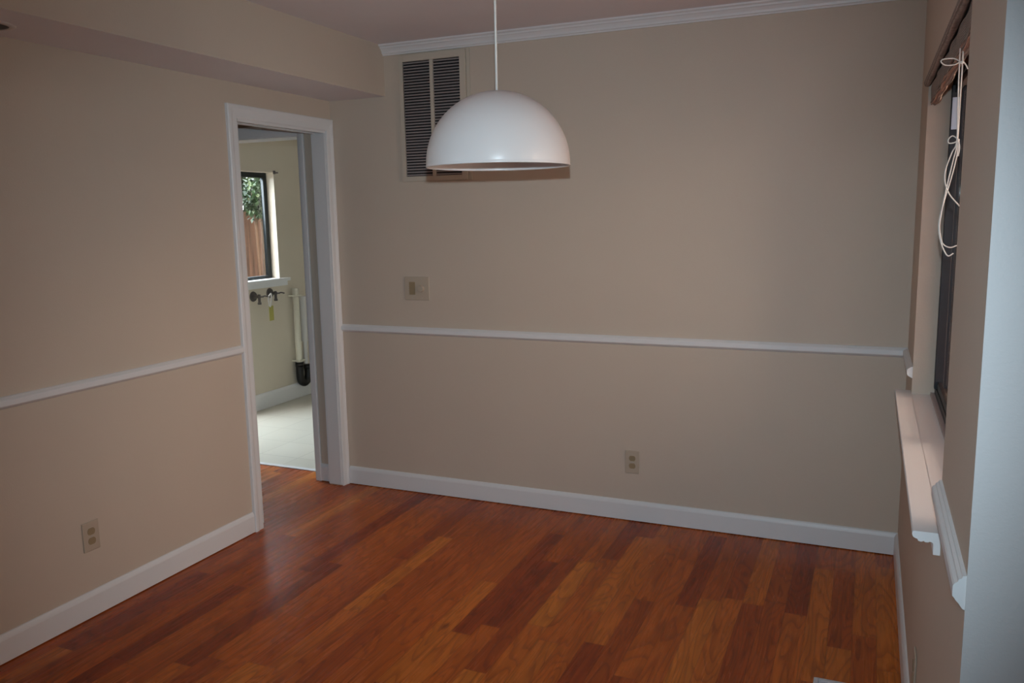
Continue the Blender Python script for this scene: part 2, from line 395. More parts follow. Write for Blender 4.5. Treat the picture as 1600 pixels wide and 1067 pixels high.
bm.faces.new(A[::-1]); bm.faces.new(B)
struct('trim_6', bm, M['trim'])
d1 = empty('door_1', (-0.055, (DY0+DY1)/2, 0), 'structure')
bm = BM(); box(bm, -0.092, 0.002, DY1-0.002, DY1+0.0, 0.006, DZ)
box(bm, -0.084, -0.004, DY1-0.004, DY1-0.002, 0.006, DZ-0.012)
finish(bm, 'strike_jamb', M['trim'], d1)
bm = BM(); box(bm, -0.026, 0.002, DY0, DY0+0.012, 0.022, DZ-0.001); box(bm, -0.092, -0.064, DY0, DY0+0.012, 0.022, DZ-0.001)
finish(bm, 'split_jamb', M['trim'], d1)
bm = BM(); box(bm, -0.024, 0.002, DY0, DY1-0.002, DZ-0.012, DZ); box(bm, -0.092, -0.066, DY0, DY1-0.002, DZ-0.012, DZ)
finish(bm, 'split_head', M['trim'], d1)
bm = BM(); box(bm, -0.066, -0.024, DY0+0.001, DY1-0.003, DZ-0.003, DZ-0.0005)
finish(bm, 'track_slot', M['slot'], d1)
bm = BM(); box(bm, -0.063, -0.027, DY0-0.002, DY0+0.003, 0.012, DZ-0.004)
finish(bm, 'pocket_door_edge', M['trim'], d1)
bm = BM(); box(bm, -0.022, -0.004, DY0-0.0005, DY0+0.004, 0.0, 0.022)
finish(bm, 'pocket_gap', M['slot'], d1)

# laundry doorway casing
d2 = empty('door_2', ((LX0+LX1)/2, 0.05, 0), 'structure')
bm = BM()
yq = -0.02
box(bm, LX1, LX1+0.038, yq-0.016, yq, 0, LZ+0.066); box(bm, LX0-0.056, LX0, yq-0.016, yq, 0, LZ+0.066); box(bm, LX0, LX1, yq-0.016, yq, LZ, LZ+0.066)
finish(bm, 'casing', M['trim'], d2, bevel=0.004)
bm = BM(); box(bm, LX1-0.004, LX1-0.0005, -0.03, 0.12, 0.006, LZ-0.004); box(bm, LX0+0.0005, LX0+0.004, -0.03, 0.12, 0.006, LZ-0.004); box(bm, LX0+0.004, LX1-0.004, -0.03, 0.12, LZ-0.004, LZ-0.0005)
finish(bm, 'jamb', M['trim'], d2)

# ------------------------------------------------------------------ right window
w1 = empty('window_1', (W+0.09, (WN+WF)/2, WZ0), 'structure')
FX0, FX1 = W+0.078, W+0.120
bm = BM()
box(bm, FX0, FX1, WF-0.030, WF-0.0005, WZ0, WZ1-0.0005); box(bm, FX0, FX1, WN+0.0005, WN+0.030, WZ0, WZ1-0.0005)
box(bm, FX0, FX1, WN+0.030, WF-0.030, WZ0+0.0005, WZ0+0.035); box(bm, FX0, FX1, WN+0.030, WF-0.030, WZ1-0.032, WZ1-0.0005)
finish(bm, 'frame', M['black_frame'], w1, bevel=0.002)
bm = BM(); box(bm, FX0-0.004, FX1-0.012, -1.215, -1.165, WZ0+0.035, WZ1-0.032)
box(bm, FX0-0.006, FX0+0.024, WF-0.062, WF-0.030, WZ0+0.035, WZ1-0.032); box(bm, FX0+0.004, FX0+0.018, -1.165, WF-0.062, WZ0+0.035, WZ0+0.062); box(bm, FX0+0.004, FX0+0.018, -1.165, WF-0.062, WZ1-0.058, WZ1-0.032)
sash = finish(bm, 'sash', M['black_frame'], w1, bevel=0.0015)
bm = BM(); box(bm, FX0+0.0355, FX0+0.0385, WN+0.030, WF-0.030, WZ0+0.035, WZ1-0.032)
finish(bm, 'pane', M['glass'], w1)
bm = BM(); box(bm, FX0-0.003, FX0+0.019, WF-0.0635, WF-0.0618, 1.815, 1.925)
finish(bm, 'sky_glint', M['sky_glint'], w1)  # pale plate standing in for bright sky in the glass
# sill (stool) with moulding and apron
bm = BM()
box(bm, W-0.001, FX0+0.004, WN+0.001, WF-0.001, WZ0-0.018, WZ0)
st = [(0.0, WZ0), (0.0545, WZ0), (0.0565, WZ0-0.004), (0.0565, WZ0-0.009), (0.054, WZ0-0.014), (0.050, WZ0-0.0165), (0.0455, WZ0-0.018), (0.044, WZ0-0.022), (0.038, WZ0-0.0235), (0.033, WZ0-0.021), (0.030, WZ0-0.0235), (0.024, WZ0-0.023), (0.021, WZ0-0.021), (0.016, WZ0-0.0225), (0.014, WZ0-0.026), (0.0135, WZ0-0.050), (0.0, WZ0-0.050)]
extrude_profile(bm, st, (W, -1.972, 0), (W, -0.405, 0), (0, 0, 0), (-1, 0, 0))
finish(bm, 'window_sill', M['trim'], w1)
# sill track strip
bm = BM(); box(bm, FX0-0.014, FX0-0.0005, WN+0.001, WF-0.001, WZ0+0.0002, WZ0+0.010)
finish(bm, 'sill_track', M['vent_slat'], w1)

# ------------------------------------------------------------------ woven blind, drawn up inside the window head
bl = thing('woven_blind', 'woven reed window blind pulled up into the head of the right-hand window', 'blind', (W+0.035, -1.19, WZ1))
y0, y1 = WN+0.006, WF-0.008
bm = BM(); box(bm, W+0.012, W+0.050, y0, y1, WZ1-0.030, WZ1-0.001)
finish(bm, 'headrail', M['black_frame'], bl, bevel=0.002)
def roll(x, z, r, squash=1.0):
    bm = BM(); n = 46; k = 16; rings = []
    for i in range(n+1):
        y = y0 + (y1-y0)*i/n; rr = r*(1+0.012*math.sin(i*1.7)); dz = 0.0008*math.sin(i*0.45)
        rings.append([bm.verts.new((x+rr*math.cos(2*math.pi*j/k), y, z+dz+rr*squash*math.sin(2*math.pi*j/k))) for j in range(k)])
    for A, B in zip(rings, rings[1:]):
        for j in range(k): bm.faces.new((A[j], A[(j+1) % k], B[(j+1) % k], B[j]))
    # open ends show the hollow of the roll
    for R, yy in ((rings[0], y0+0.004), (rings[-1], y1-0.004)):
        c = sum((v.co for v in R), Vector())/k
        inn = [bm.verts.new(c + (v.co-c)*0.55) for v in R]
        deep = [bm.verts.new(Vector((v.co.x, yy + (0.03 if R is rings[0] else -0.03), v.co.z))) for v in inn]
        for j in range(k):
            bm.faces.new((R[j], R[(j+1) % k], inn[(j+1) % k], inn[j])); bm.faces.new((inn[j], inn[(j+1) % k], deep[(j+1) % k], deep[j]))
        bm.faces.new(deep)
    return finish(bm, 'reed_roll', M['woven'], bl, smooth=True)
roll(W-0.004, WZ1-0.014, 0.013)
# folded layers below
bm = BM()
def layer(xa, za, xb, zb, t):
    n = 40; A = []
    for i in range(n+1):
        y = y0 + (y1-y0)*i/n; s = 0.002*math.sin(i*0.9+za*40); 
        d = Vector((xb-xa, 0, zb-za)).normalized(); nn = Vector((-d.z, 0, d.x))*t/2
        pa, pb = Vector((xa+s, y, za)), Vector((xb+s, y, zb+0.003*math.sin(i*0.5)))
        A.append([bm.verts.new(q) for q in (pa-nn, pb-nn, pb+nn, pa+nn)])
    for R0, R1 in zip(A, A[1:]):
        for j in range(4): bm.faces.new((R0[j], R0[(j+1) % 4], R1[(j+1) % 4], R1[j]))
    bm.faces.new(A[0][::-1]); bm.faces.new(A[-1])
layer(W+0.008, WZ1-0.030, W+0.010, WZ1-0.080, 0.005)
layer(W+0.012, WZ1-0.090, W+0.036, WZ1-0.038, 0.004)
layer(W+0.020, WZ1-0.084, W+0.040, WZ1-0.036, 0.004)
layer(W+0.028, WZ1-0.080, W+0.046, WZ1-0.034, 0.004)
layer(W+0.010, WZ1-0.080, W+0.026, WZ1-0.094, 0.006)
finish(bm, 'folded_reeds', M['woven'], bl)
# cords
YC = -1.6
def cord(pts, r=0.0015, y=YC):
    bm = BM(); P = [(x, y+dy, z) for x, z, dy in pts]
    tube(bm, smooth_pts(P, 8), r, 6); return finish(bm, 'pull_cord', M['cord'], bl, smooth=True)
cord([(2.952, 1.965, 0), (2.953, 1.88, 0), (2.953, 1.80, 0.004), (2.9525, 1.70, 0.0), (2.945, 1.655, -0.01), (2.936, 1.60, -0.01), (2.926, 1.52, 0.0), (2.926, 1.485, 0.0), (2.934, 1.455, 0.0), (2.950, 1.445, 0.0), (2.966, 1.450, 0)])
cord([(2.946, 1.96, 0), (2.947, 1.85, 0), (2.949, 1.78, 0), (2.951, 1.70, 0), (2.943, 1.675, 0.01), (2.931, 1.635, 0.0), (2.931, 1.605, 0.0), (2.942, 1.575, 0.0), (2.966, 1.545, 0)])
cord([(2.956, 1.70, 0), (2.953, 1.66, 0.01), (2.944, 1.61, 0.01), (2.930, 1.545, 0.015), (2.924, 1.50, 0.012), (2.930, 1.46, 0.01), (2.946, 1.425, 0.01), (2.960, 1.43, 0.01)])
cord([(2.9535, 1.705, 0.0), (2.942, 1.714, 0.004), (2.933, 1.706, 0.0), (2.934, 1.697, -0.003), (2.944, 1.697, 0), (2.954, 1.70, 0.0), (2.958, 1.685, 0), (2.956, 1.665, 0)])
cord([(2.952, 1.883, 0.0), (2.935, 1.895, 0.004), (2.912, 1.895, 0.0), (2.907, 1.889, -0.003), (2.916, 1.881, 0), (2.935, 1.880, 0.0), (2.952, 1.886, 0), (2.960, 1.878, 0), (2.965, 1.868, 0)])
for kr, kp in ((0.0045, (2.952, YC, 1.884)), (0.004, (2.9535, YC, 1.703))):
    bm = BM(); bmesh.ops.create_icosphere(bm, subdivisions=2, radius=kr, matrix=Matrix.Translation(kp))
    finish(bm, 'cord_knot', M['cord'], bl, smooth=True)

# ------------------------------------------------------------------ pendant lamp
LC = (1.683, -1.490); RZ = 1.700; R = 0.226
lp = thing('pendant_lamp', 'white enamel dome pendant lamp hanging from the ceiling on a thin white rod', 'lamp', (LC[0], LC[1], H))
t = 0.0025; prof = []
HH = 0.222
n = 40
for i in range(n+1):
    a = math.pi/2*i/n; prof.append((R*math.sin(a), HH*math.cos(a)))
prof += [(R, -0.004), (R+0.0015, -0.007), (R, -0.010), (R-0.003, -0.009), (R-t-0.001, -0.005)]
for i in range(n, -1, -1):
    a = math.pi/2*i/n; prof.append(((R-t)*math.sin(a), (HH-t)*math.cos(a)))
bm = BM(); lathe(bm, prof, (LC[0], LC[1], RZ+0.004), 96)
finish(bm, 'lamp_shade', M['shade'], lp, smooth=True)
bm = BM(); cyl(bm, (LC[0], LC[1], RZ+HH), (LC[0], LC[1], H-0.02), 0.0038, seg=12); finish(bm, 'stem', M['cord'], lp, smooth=True)
bm = BM(); lathe(bm, [(0, 0.0), (0.06, 0), (0.06, -0.012), (0.045, -0.022), (0, -0.024)], (LC[0], LC[1], H), 40); finish(bm, 'ceiling_canopy', M['shade'], lp, smooth=True)
bm = BM(); lathe(bm, [(0, 0.0), (0.02, 0), (0.02, -0.06), (0.017, -0.065), (0, -0.065)], (LC[0], LC[1], RZ+HH-0.002), 24); so = finish(bm, 'socket', M['cord'], lp, smooth=True)
bm = BM(); lathe(bm, [(0, 0.0), (0.012, 0), (0.014, -0.012), (0.024, -0.032), (0.029, -0.05), (0.027, -0.065), (0.015, -0.079), (0, -0.083)], (LC[0], LC[1], RZ+HH-0.067), 24); finish(bm, 'bulb', M['shade'], lp, smooth=True)

# ------------------------------------------------------------------ wall grille
v = thing('wall_grille', 'tall cream louvred air grille high on the back wall below the crown', 'vent', (0.65, 0, 1.73))
VX0, VX1, VZ0, VZ1 = 0.455, 0.845, 1.73, 2.380
IX0, IX1, IZ0, IZ1 = 0.479, 0.814, 1.757, 2.345
bm = BM(); D = 0.014
box(bm, VX0, IX0, -D, -0.0003, VZ0, VZ1); box(bm, IX1, VX1, -D, -0.0003, VZ0, VZ1); box(bm, IX0, IX1, -D, -0.0003, VZ0, IZ0); box(bm, IX0, IX1, -D, -0.0003, IZ1, VZ1)
finish(bm, 'frame', M['vent'], v, bevel=0.002)
bm = BM(); box(bm, VX1+0.002, VX1+0.020, -0.005, -0.0003, VZ0-0.001, VZ1+0.004); finish(bm, 'edge_strip', M['vent'], v, bevel=0.001)
bm = BM(); box(bm, 0.639, 0.657, -D-0.001, -0.001, IZ0, IZ1); finish(bm, 'mullion', M['vent'], v, bevel=0.0015)
bm = BM(); box(bm, IX0, IX1, -0.0025, -0.0005, IZ0, IZ1); finish(bm, 'duct_backing', M['vent_dark'], v)
def slats(xa, xb):
    bm = BM(); n = 40; p = (IZ1-IZ0)/n
    for i in range(n):
        z = IZ0 + p*(i+0.5)
        vs = [bm.verts.new(q) for q in ((xa, -0.012, z-0.0045), (xb, -0.012, z-0.0045), (xb, -0.004, z+0.0025), (xa, -0.004, z+0.0025), (xa, -0.0128, z-0.0035), (xb, -0.0128, z-0.0035), (xb, -0.0045, z+0.0038), (xa, -0.0045, z+0.0038))]
        for f in ((0,1,2,3),(4,7,6,5),(0,4,5,1),(2,6,7,3),(0,3,7,4),(1,5,6,2)): bm.faces.new([vs[k] for k in f])
    finish(bm, 'louvres', M['vent_slat'], v)
slats(IX0+0.001, 0.638); slats(0.658, IX1-0.001)

# ------------------------------------------------------------------ outlets and switch
def local(axis, plane, sgn, u, z):
    """map (a along wall, b up, c out from wall) to world"""
    if axis == 'y': return lambda a, b, c: (u+a, plane-c, z+b)
    if sgn > 0: return lambda a, b, c: (plane+c, u-a, z+b)
    return lambda a, b, c: (plane-c, u+a, z+b)
def lbox(bm, f, a0, a1, b0, b1, c0, c1):
    p, q = f(a0, b0, c0), f(a1, b1, c1)
    box(bm, min(p[0], q[0]), max(p[0], q[0]), min(p[1], q[1]), max(p[1], q[1]), min(p[2], q[2]), max(p[2], q[2]))
def disc_shape(bm, f, pts, c0, c1):
    A = [bm.verts.new(f(a, b, c0)) for a, b in pts]; B = [bm.verts.new(f(a, b, c1)) for a, b in pts]
    for i in range(len(pts)): j = (i+1) % len(pts); bm.faces.new((A[i], A[j], B[j], B[i]))
    bm.faces.new(A[::-1]); bm.faces.new(B)
def outlet(label, f, root):
    t_ = thing('wall_outlet', label, 'outlet', root, )
    bm = BM(); lbox(bm, f, -0.037, 0.037, -0.0595, 0.0595, 0.0, 0.006); finish(bm, 'cover_plate', M['ivory'], t_, bevel=0.003, seg=3)
    for s in (1, -1):
        bm = BM(); pts = []
        for i in range(24):
            a = 2*math.pi*i/24; pts.append((0.0168*math.cos(a), s*0.0195 + max(-0.0135, min(0.0135, 0.0168*math.sin(a)))))
        disc_shape(bm, f, pts, 0.0055, 0.0078); r = finish(bm, 'receptacle', M['ivory_dark'], t_)
        bm = BM(); lbox(bm, f, -0.0085, -0.005, s*0.0195-0.001, s*0.0195+0.009, 0.0070, 0.0082); lbox(bm, f, 0.005, 0.0085, s*0.0195-0.001, s*0.0195+0.009, 0.0070, 0.0082)
        disc_shape(bm, f, [(0.0034*math.cos(2*math.pi*i/12), s*0.0195-0.0075+0.0034*math.sin(2*math.pi*i/12)) for i in range(12)], 0.0070, 0.0082)
        finish(bm, 'slots', M['slot'], r)
    bm = BM(); disc_shape(bm, f, [(0.003*math.cos(2*math.pi*i/12), 0.003*math.sin(2*math.pi*i/12)) for i in range(12)], 0.0055, 0.007); finish(bm, 'screw', M['screw'], t_)
    return t_
outlet('beige duplex power outlet low on the back wall, right of centre', local('y', 0.0, 1, 1.720, 0.307), (1.720, 0, 0.307))
outlet('beige duplex power outlet low on the left wall below the chair rail', local('x', 0.0, 1, -1.735, 0.325), (0, -1.735, 0.325))
outlet('power outlet seen edge-on on the right wall below the window sill', local('x', W, -1, -1.49, 0.252), (W, -1.49, 0.252))
f = local('y', 0.0, 1, 0.514, 1.158)
sw = thing('wall_switch', 'square ivory switch plate with a rocker and a round dimmer knob on the back wall', 'light switch', (0.514, 0, 1.158))
bm = BM(); lbox(bm, f, -0.076, 0.076, -0.064, 0.064, 0, 0.006); finish(bm, 'cover_plate', M['ivory'], sw, bevel=0.003, seg=3)
bm = BM(); lbox(bm, f, -0.047, -0.010, -0.034, 0.036, 0.0055, 0.0075); rk = finish(bm, 'rocker', M['ivory_dark'], sw, bevel=0.001)
bm = BM(); bmesh.ops.create_cone(bm, cap_ends=True, segments=32, radius1=0.019, radius2=0.016, depth=0.016, matrix=Matrix.Translation((0.514+0.029, -0.0135, 1.158)) @ Matrix.Rotation(math.radians(90), 4, 'X')); finish(bm, 'dimmer_knob', M['ivory'], sw, bevel=0.0015)
for a in (-0.0285, 0.029):
    for b_ in (-0.052, 0.052):
        bm = BM(); disc_shape(bm, f, [(a+0.003*math.cos(2*math.pi*i/12), b_+0.003*math.sin(2*math.pi*i/12)) for i in range(12)], 0.0055, 0.0068)
        finish(bm, 'screw', M['screw'], sw)

# ------------------------------------------------------------------ downlight in the soffit
dl = thing('recessed_downlight', 'round recessed downlight with black baffle in the underside of the left soffit', 'lamp', (0.125, -2.025, SOF_Z))
bm = BM(); lathe(bm, [(0.064, -0.001), (0.066, -0.006), (0.082, -0.004), (0.086, -0.0005), (0.064, -0.0005)], (0.125, -2.025, SOF_Z), 48); finish(bm, 'trim_ring', M['shade'], dl, smooth=True)
bm = BM(); lathe(bm, [(0, -0.0015), (0.064, -0.0015), (0.066, -0.003), (0.060, -0.0045), (0.04, -0.003), (0, -0.003)], (0.125, -2.025, SOF_Z), 48); finish(bm, 'baffle', M['baffle'], dl, smooth=True)

# ------------------------------------------------------------------ floor register
fr = thing('floor_register', 'white metal floor register set in the wood floor near the right wall', 'vent', (2.73, -1.34, 0))
bm = BM(); x0, x1, ya, yb = 2.660, 2.800, -1.50, -1.184
box(bm, x0, x0+0.014, ya, yb, 0.0004, 0.006); box(bm, x1-0.014, x1, ya, yb, 0.0004, 0.006); box(bm, x0+0.014, x1-0.014, ya, ya+0.014, 0.0004, 0.006); box(bm, x0+0.014, x1-0.014, yb-0.014, yb, 0.0004, 0.006)
finish(bm, 'frame', M['register'], fr, bevel=0.0015)
bm = BM()
for i in range(22):
    y = ya+0.02+i*(yb-ya-0.04)/21; box(bm, x0+0.014, x1-0.014, y-0.003, y+0.003, 0.001, 0.005)
finish(bm, 'grille_bars', M['register'], fr)
bm = BM(); box(bm, x0+0.014, x1-0.014, ya+0.014, yb-0.014, 0.0003, 0.0009); finish(bm, 'duct', M['vent_dark'], fr)

# ------------------------------------------------------------------ laundry window
w2 = empty('window_2', (-1.84, 1.37, LWZ0), 'structure')
lx0, lx1 = -1.865, -1.835
bm = BM()
box(bm, lx0, lx1, LWY1-0.042, LWY1-0.001, LWZ0+0.001, LWZ1-0.001); box(bm, lx0, lx1, LWY0+0.001, LWY0+0.042, LWZ0+0.001, LWZ1-0.001)
box(bm, lx0, lx1, LWY0+0.042, LWY1-0.042, LWZ0+0.001, LWZ0+0.030); box(bm, lx0, lx1, LWY0+0.042, LWY1-0.042, LWZ1-0.042, LWZ1-0.001)
finish(bm, 'frame', M['bronze'], w2, bevel=0.002)
bm = BM(); box(bm, -1.852, -1.848, LWY0+0.042, LWY1-0.042, LWZ0+0.030, LWZ1-0.042); finish(bm, 'pane', M['glass'], w2)
bm = BM(); box(bm, -1.834, -1.730, LWY0+0.001, LWY1-0.001, LWZ0-0.004, LWZ0+0.004); box(bm, -1.759, -1.725, LWY0-0.10, LWY1+0.10, LWZ0-0.022, LWZ0+0.004); box(bm, -1.759, -1.742, LWY0-0.08, LWY1+0.08, LWZ0-0.060, LWZ0-0.022)
finish(bm, 'window_sill', M['trim'], w2, bevel=0.002)
bk = thing('curtain_bracket', 'small dark metal bracket at the top corner of the laundry window', 'bracket', (-1.759, LWY1+0.01, LWZ1+0.0))
bm = BM(); box(bm, -1.7595, -1.753, LWY1-0.006, LWY1+0.020, LWZ1-0.012, LWZ1+0.016); box(bm, -1.753, -1.715, LWY1-0.003, LWY1+0.006, LWZ1-0.008, LWZ1+0.002)
finish(bm, 'bracket_arm', M['brass'], bk, bevel=0.001)
# added glazed door, out of view, bringing daylight into the laundry
d3 = empty('door_added', (-1.83, 0.56, 0.05), 'structure')
bm = BM(); box(bm, -1.86, -1.82, 0.171, 0.25, 0.051, 2.019); box(bm, -1.86, -1.82, 0.87, 0.949, 0.051, 2.019); box(bm, -1.86, -1.82, 0.25, 0.87, 0.051, 0.16); box(bm, -1.86, -1.82, 0.25, 0.87, 1.94, 2.019)
finish(bm, 'frame', M['trim'], d3)
bm = BM(); box(bm, -1.842, -1.838, 0.25, 0.87, 0.16, 1.94); finish(bm, 'pane', M['glass'], d3)

# water taps
def tap(y, z, label, swing):
    t_ = thing('washer_tap', label, 'tap', (-1.76, y, z))
    bm = BM(); cyl(bm, (-1.7603, y, z), (-1.752, y, z), 0.042, 0.038, 28); finish(bm, 'escutcheon', M['brass'], t_, smooth=False)
    bm = BM(); cyl(bm, (-1.752, y, z), (-1.69, y, z), 0.013, seg=16); cyl(bm, (-1.70, y, z+0.018), (-1.70, y, z-0.045), 0.011, seg=16); cyl(bm, (-1.70, y, z-0.045), (-1.70, y, z-0.062), 0.015, seg=16)
    finish(bm, 'valve_body', M['brass'], t_)
    bm = BM(); cyl(bm, (-1.69, y, z), (-1.672, y+swing*0.02, z), 0.007, seg=12)
    tube(bm, smooth_pts([(-1.672, y, z), (-1.668, y+swing*0.03, z+0.004), (-1.664, y+swing*0.065, z-0.004)], 6), 0.006, 8)
    finish(bm, 'handle', M['brass'], t_, smooth=True)
    return t_
tap(1.315, 0.935, 'dark laundry water tap with a tag, left one below the laundry window', 1)
tap(1.515, 0.945, 'dark laundry water tap without a tag, right one below the laundry window', 1)
tg = thing('valve_tag', 'yellow card tag on a pale loop hanging from the left laundry tap', 'tag', (-1.66, 1.40, 0.85))
bm = BM(); tube(bm, smooth_pts([(-1.664, 1.385, 0.935), (-1.655, 1.405, 0.95), (-1.652, 1.40, 0.90), (-1.655, 1.385, 0.85), (-1.656, 1.372, 0.89), (-1.664, 1.385, 0.935)], 8), 0.006, 8); finish(bm, 'loop', M['pvc_white'], tg, smooth=True)
bm = BM(); box(bm, -1.658, -1.655, 1.372, 1.425, 0.735, 0.855); finish(bm, 'card', M['yellow'], tg, bevel=0.001)

# stand pipe and trap
PX = -1.712; PY = 1.787
sp = thing('drain_standpipe', 'cream plastic standpipe with a black trap on the laundry wall', 'pipe', (PX, PY, 0.1))
bm = BM(); lathe(bm, [(0.0245, 0.0), (0.0245, 0.655), (0.0265, 0.655), (0.0265, 0.64), (0.027, 0.64), (0.027, 0.0)], (PX, PY, 0.305), 28)
finish(bm, 'standpipe', M['pvc'], sp, smooth=True)
bm = BM(); cyl(bm, (PX, PY, 0.325), (PX, PY, 0.285), 0.036, seg=24)
cp_ = [(PX, PY, 0.30), (PX, PY, 0.20), (PX, PY+0.014, 0.155), (PX, PY+0.056, 0.133), (PX, PY+0.098, 0.155), (PX, PY+0.112, 0.20), (PX, PY+0.112, 0.26)]
tube(bm, smooth_pts(cp_, 8), 0.033, 18); cyl(bm, (PX, PY+0.112, 0.25), (PX, PY+0.112, 0.285), 0.038, seg=24)
finish(bm, 'trap', M['black_pvc'], sp, smooth=True)
for z in (0.90, 0.34):
    bm = BM(); box(bm, -1.7595, PX+0.03, PY-0.038, PY-0.028, z-0.006, z+0.006); box(bm, -1.7595, PX+0.03, PY+0.028, PY+0.038, z-0.006, z+0.006); box(bm, PX+0.028, PX+0.033, PY-0.038, PY+0.038, z-0.006, z+0.006)
    finish(bm, 'pipe_strap', M['pvc'], sp)
p2 = thing('vent_pipe', 'short pale grey pipe fixed to the laundry wall behind the standpipe', 'pipe', (-1.728, 1.900, 0.5))
bm = BM(); cyl(bm, (-1.728, 1.900, 0.29), (-1.728, 1.900, 0.49), 0.018, seg=20); cyl(bm, (-1.728, 1.900, 0.49), (-1.728, 1.900, 0.885), 0.031, seg=24); finish(bm, 'pipe_body', M['pvc_white'], p2, bevel=0.002)

# ------------------------------------------------------------------ outdoors
bm = BM(); box(bm, -9, -1.90, -9, 9, -0.30, -0.20); struct('ground', bm, M['concrete'])
bm = BM(); box(bm, 3.08, 12, -2.3, 9, -0.30, -0.20); struct('ground_side', bm, M['concrete'])
fe = thing('board_fence', 'brown vertical board fence seen through the laundry window', 'fence', (-3.3, 2.0, -0.2))
bm = BM(); y = -1.0; rnd = random.Random(3)
k = 0
while y < 5.0:
    wd = 0.135 + rnd.random()*0.01; zt = 1.62 + rnd.random()*0.015
    box(bm, -3.31 + (0.018 if k % 2 else 0), -3.29 + (0.018 if k % 2 else 0), y, y+wd, -0.2, zt); y += wd - 0.006; k += 1
finish(bm, 'boards', M['fence'], fe)
bm = BM(); box(bm, -3.35, -3.312, -1.0, 5.0, 1.35, 1.44); box(bm, -3.35, -3.312, -1.0, 5.0, 0.2, 0.29); finish(bm, 'rails', M['fence'], fe)
for yy in (-0.9, 0.9, 2.62, 4.6):
    bm = BM(); box(bm, -3.28, -3.20, yy, yy+0.09, -0.2, 1.70); finish(bm, 'post', M['fence'], fe)
def shrub(name, label, c, rad, nleaf, trunk, seed, size=0.06):
    rnd = random.Random(seed); t_ = thing(name, label, 'tree', (c[0], c[1], -0.2))
    bm = BM()
    for _ in range(nleaf):
        while True:
            p = Vector((rnd.uniform(-1, 1), rnd.uniform(-1, 1), rnd.uniform(-1, 1)))
            if 0.15 < p.length < 1: break
        p = Vector((p.x*rad[0], p.y*rad[1], p.z*rad[2])) + Vector(c)
        q = Matrix.Rotation(rnd.uniform(0, 6.28), 4, 'Z') @ Matrix.Rotation(rnd.uniform(-1.2, 1.2), 4, 'X'); s = size*rnd.uniform(0.6, 1.3)
        vs = [bm.verts.new(p + (q @ Vector(v))) for v in ((0, 0, 0), (s*0.32, s*0.5, s*0.08), (0, s, 0), (-s*0.32, s*0.5, s*0.08))]
        bm.faces.new(vs)
    finish(bm, 'foliage', M['leaf'], t_)
    bm = BM()
    for i in range(trunk):
        a = 6.28*i/trunk
        tube(bm, smooth_pts([(c[0]+0.03*math.cos(a), c[1]+0.03*math.sin(a), -0.2), (c[0]+0.06*math.cos(a), c[1]+0.06*math.sin(a), c[2]-rad[2]*0.7), (c[0]+rad[0]*0.5*math.cos(a), c[1]+rad[1]*0.5*math.sin(a), c[2]+rad[2]*0.4)], 5), 0.018, 7)
    finish(bm, 'stems', M['bark'], t_, smooth=True)
shrub('leafy_shrub', 'leafy green shrub against the fence outside the laundry window', (-2.93, 2.86, 1.76), (0.15, 0.20, 0.23), 1100, 3, 5, 0.06)
def hedge():  # added outside so the right-hand window glass reads dark
    rnd = random.Random(21); t_ = thing('added_dark_hedge', 'added dark hedge that darkens the view through the right-hand window', 'hedge', (3.6, 0.8, -0.2))
    bm = BM()
    for _ in range(5200):
        f_ = rnd.random()
        if f_ < 0.6: p = Vector((rnd.uniform(3.10, 4.2), rnd.uniform(0.16, 0.34), rnd.uniform(-0.1, 2.9)))
        elif f_ < 0.85: p = Vector((rnd.uniform(4.05, 4.25), rnd.uniform(0.2, 1.4), rnd.uniform(-0.1, 2.9)))
        else: p = Vector((rnd.uniform(3.10, 4.2), rnd.uniform(0.2, 1.4), rnd.uniform(2.7, 2.95)))
        q = Matrix.Rotation(rnd.uniform(0, 6.28), 4, 'Z') @ Matrix.Rotation(rnd.uniform(-1.4, 1.4), 4, 'X'); s = 0.09*rnd.uniform(0.6, 1.3)
        bm.faces.new([bm.verts.new(p + (q @ Vector(v))) for v in ((0, 0, 0), (s*0.35, s*0.5, 0), (0, s, 0), (-s*0.35, s*0.5, 0))])
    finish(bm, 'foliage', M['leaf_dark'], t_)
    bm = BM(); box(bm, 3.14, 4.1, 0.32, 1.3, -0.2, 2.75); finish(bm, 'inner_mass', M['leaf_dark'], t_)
hedge()
shrub('garden_tree', 'pale green tree standing beyond the fence outside the laundry window', (-5.6, 5.9, 2.7), (1.0, 2.0, 1.9), 15000, 4, 9, 0.14)

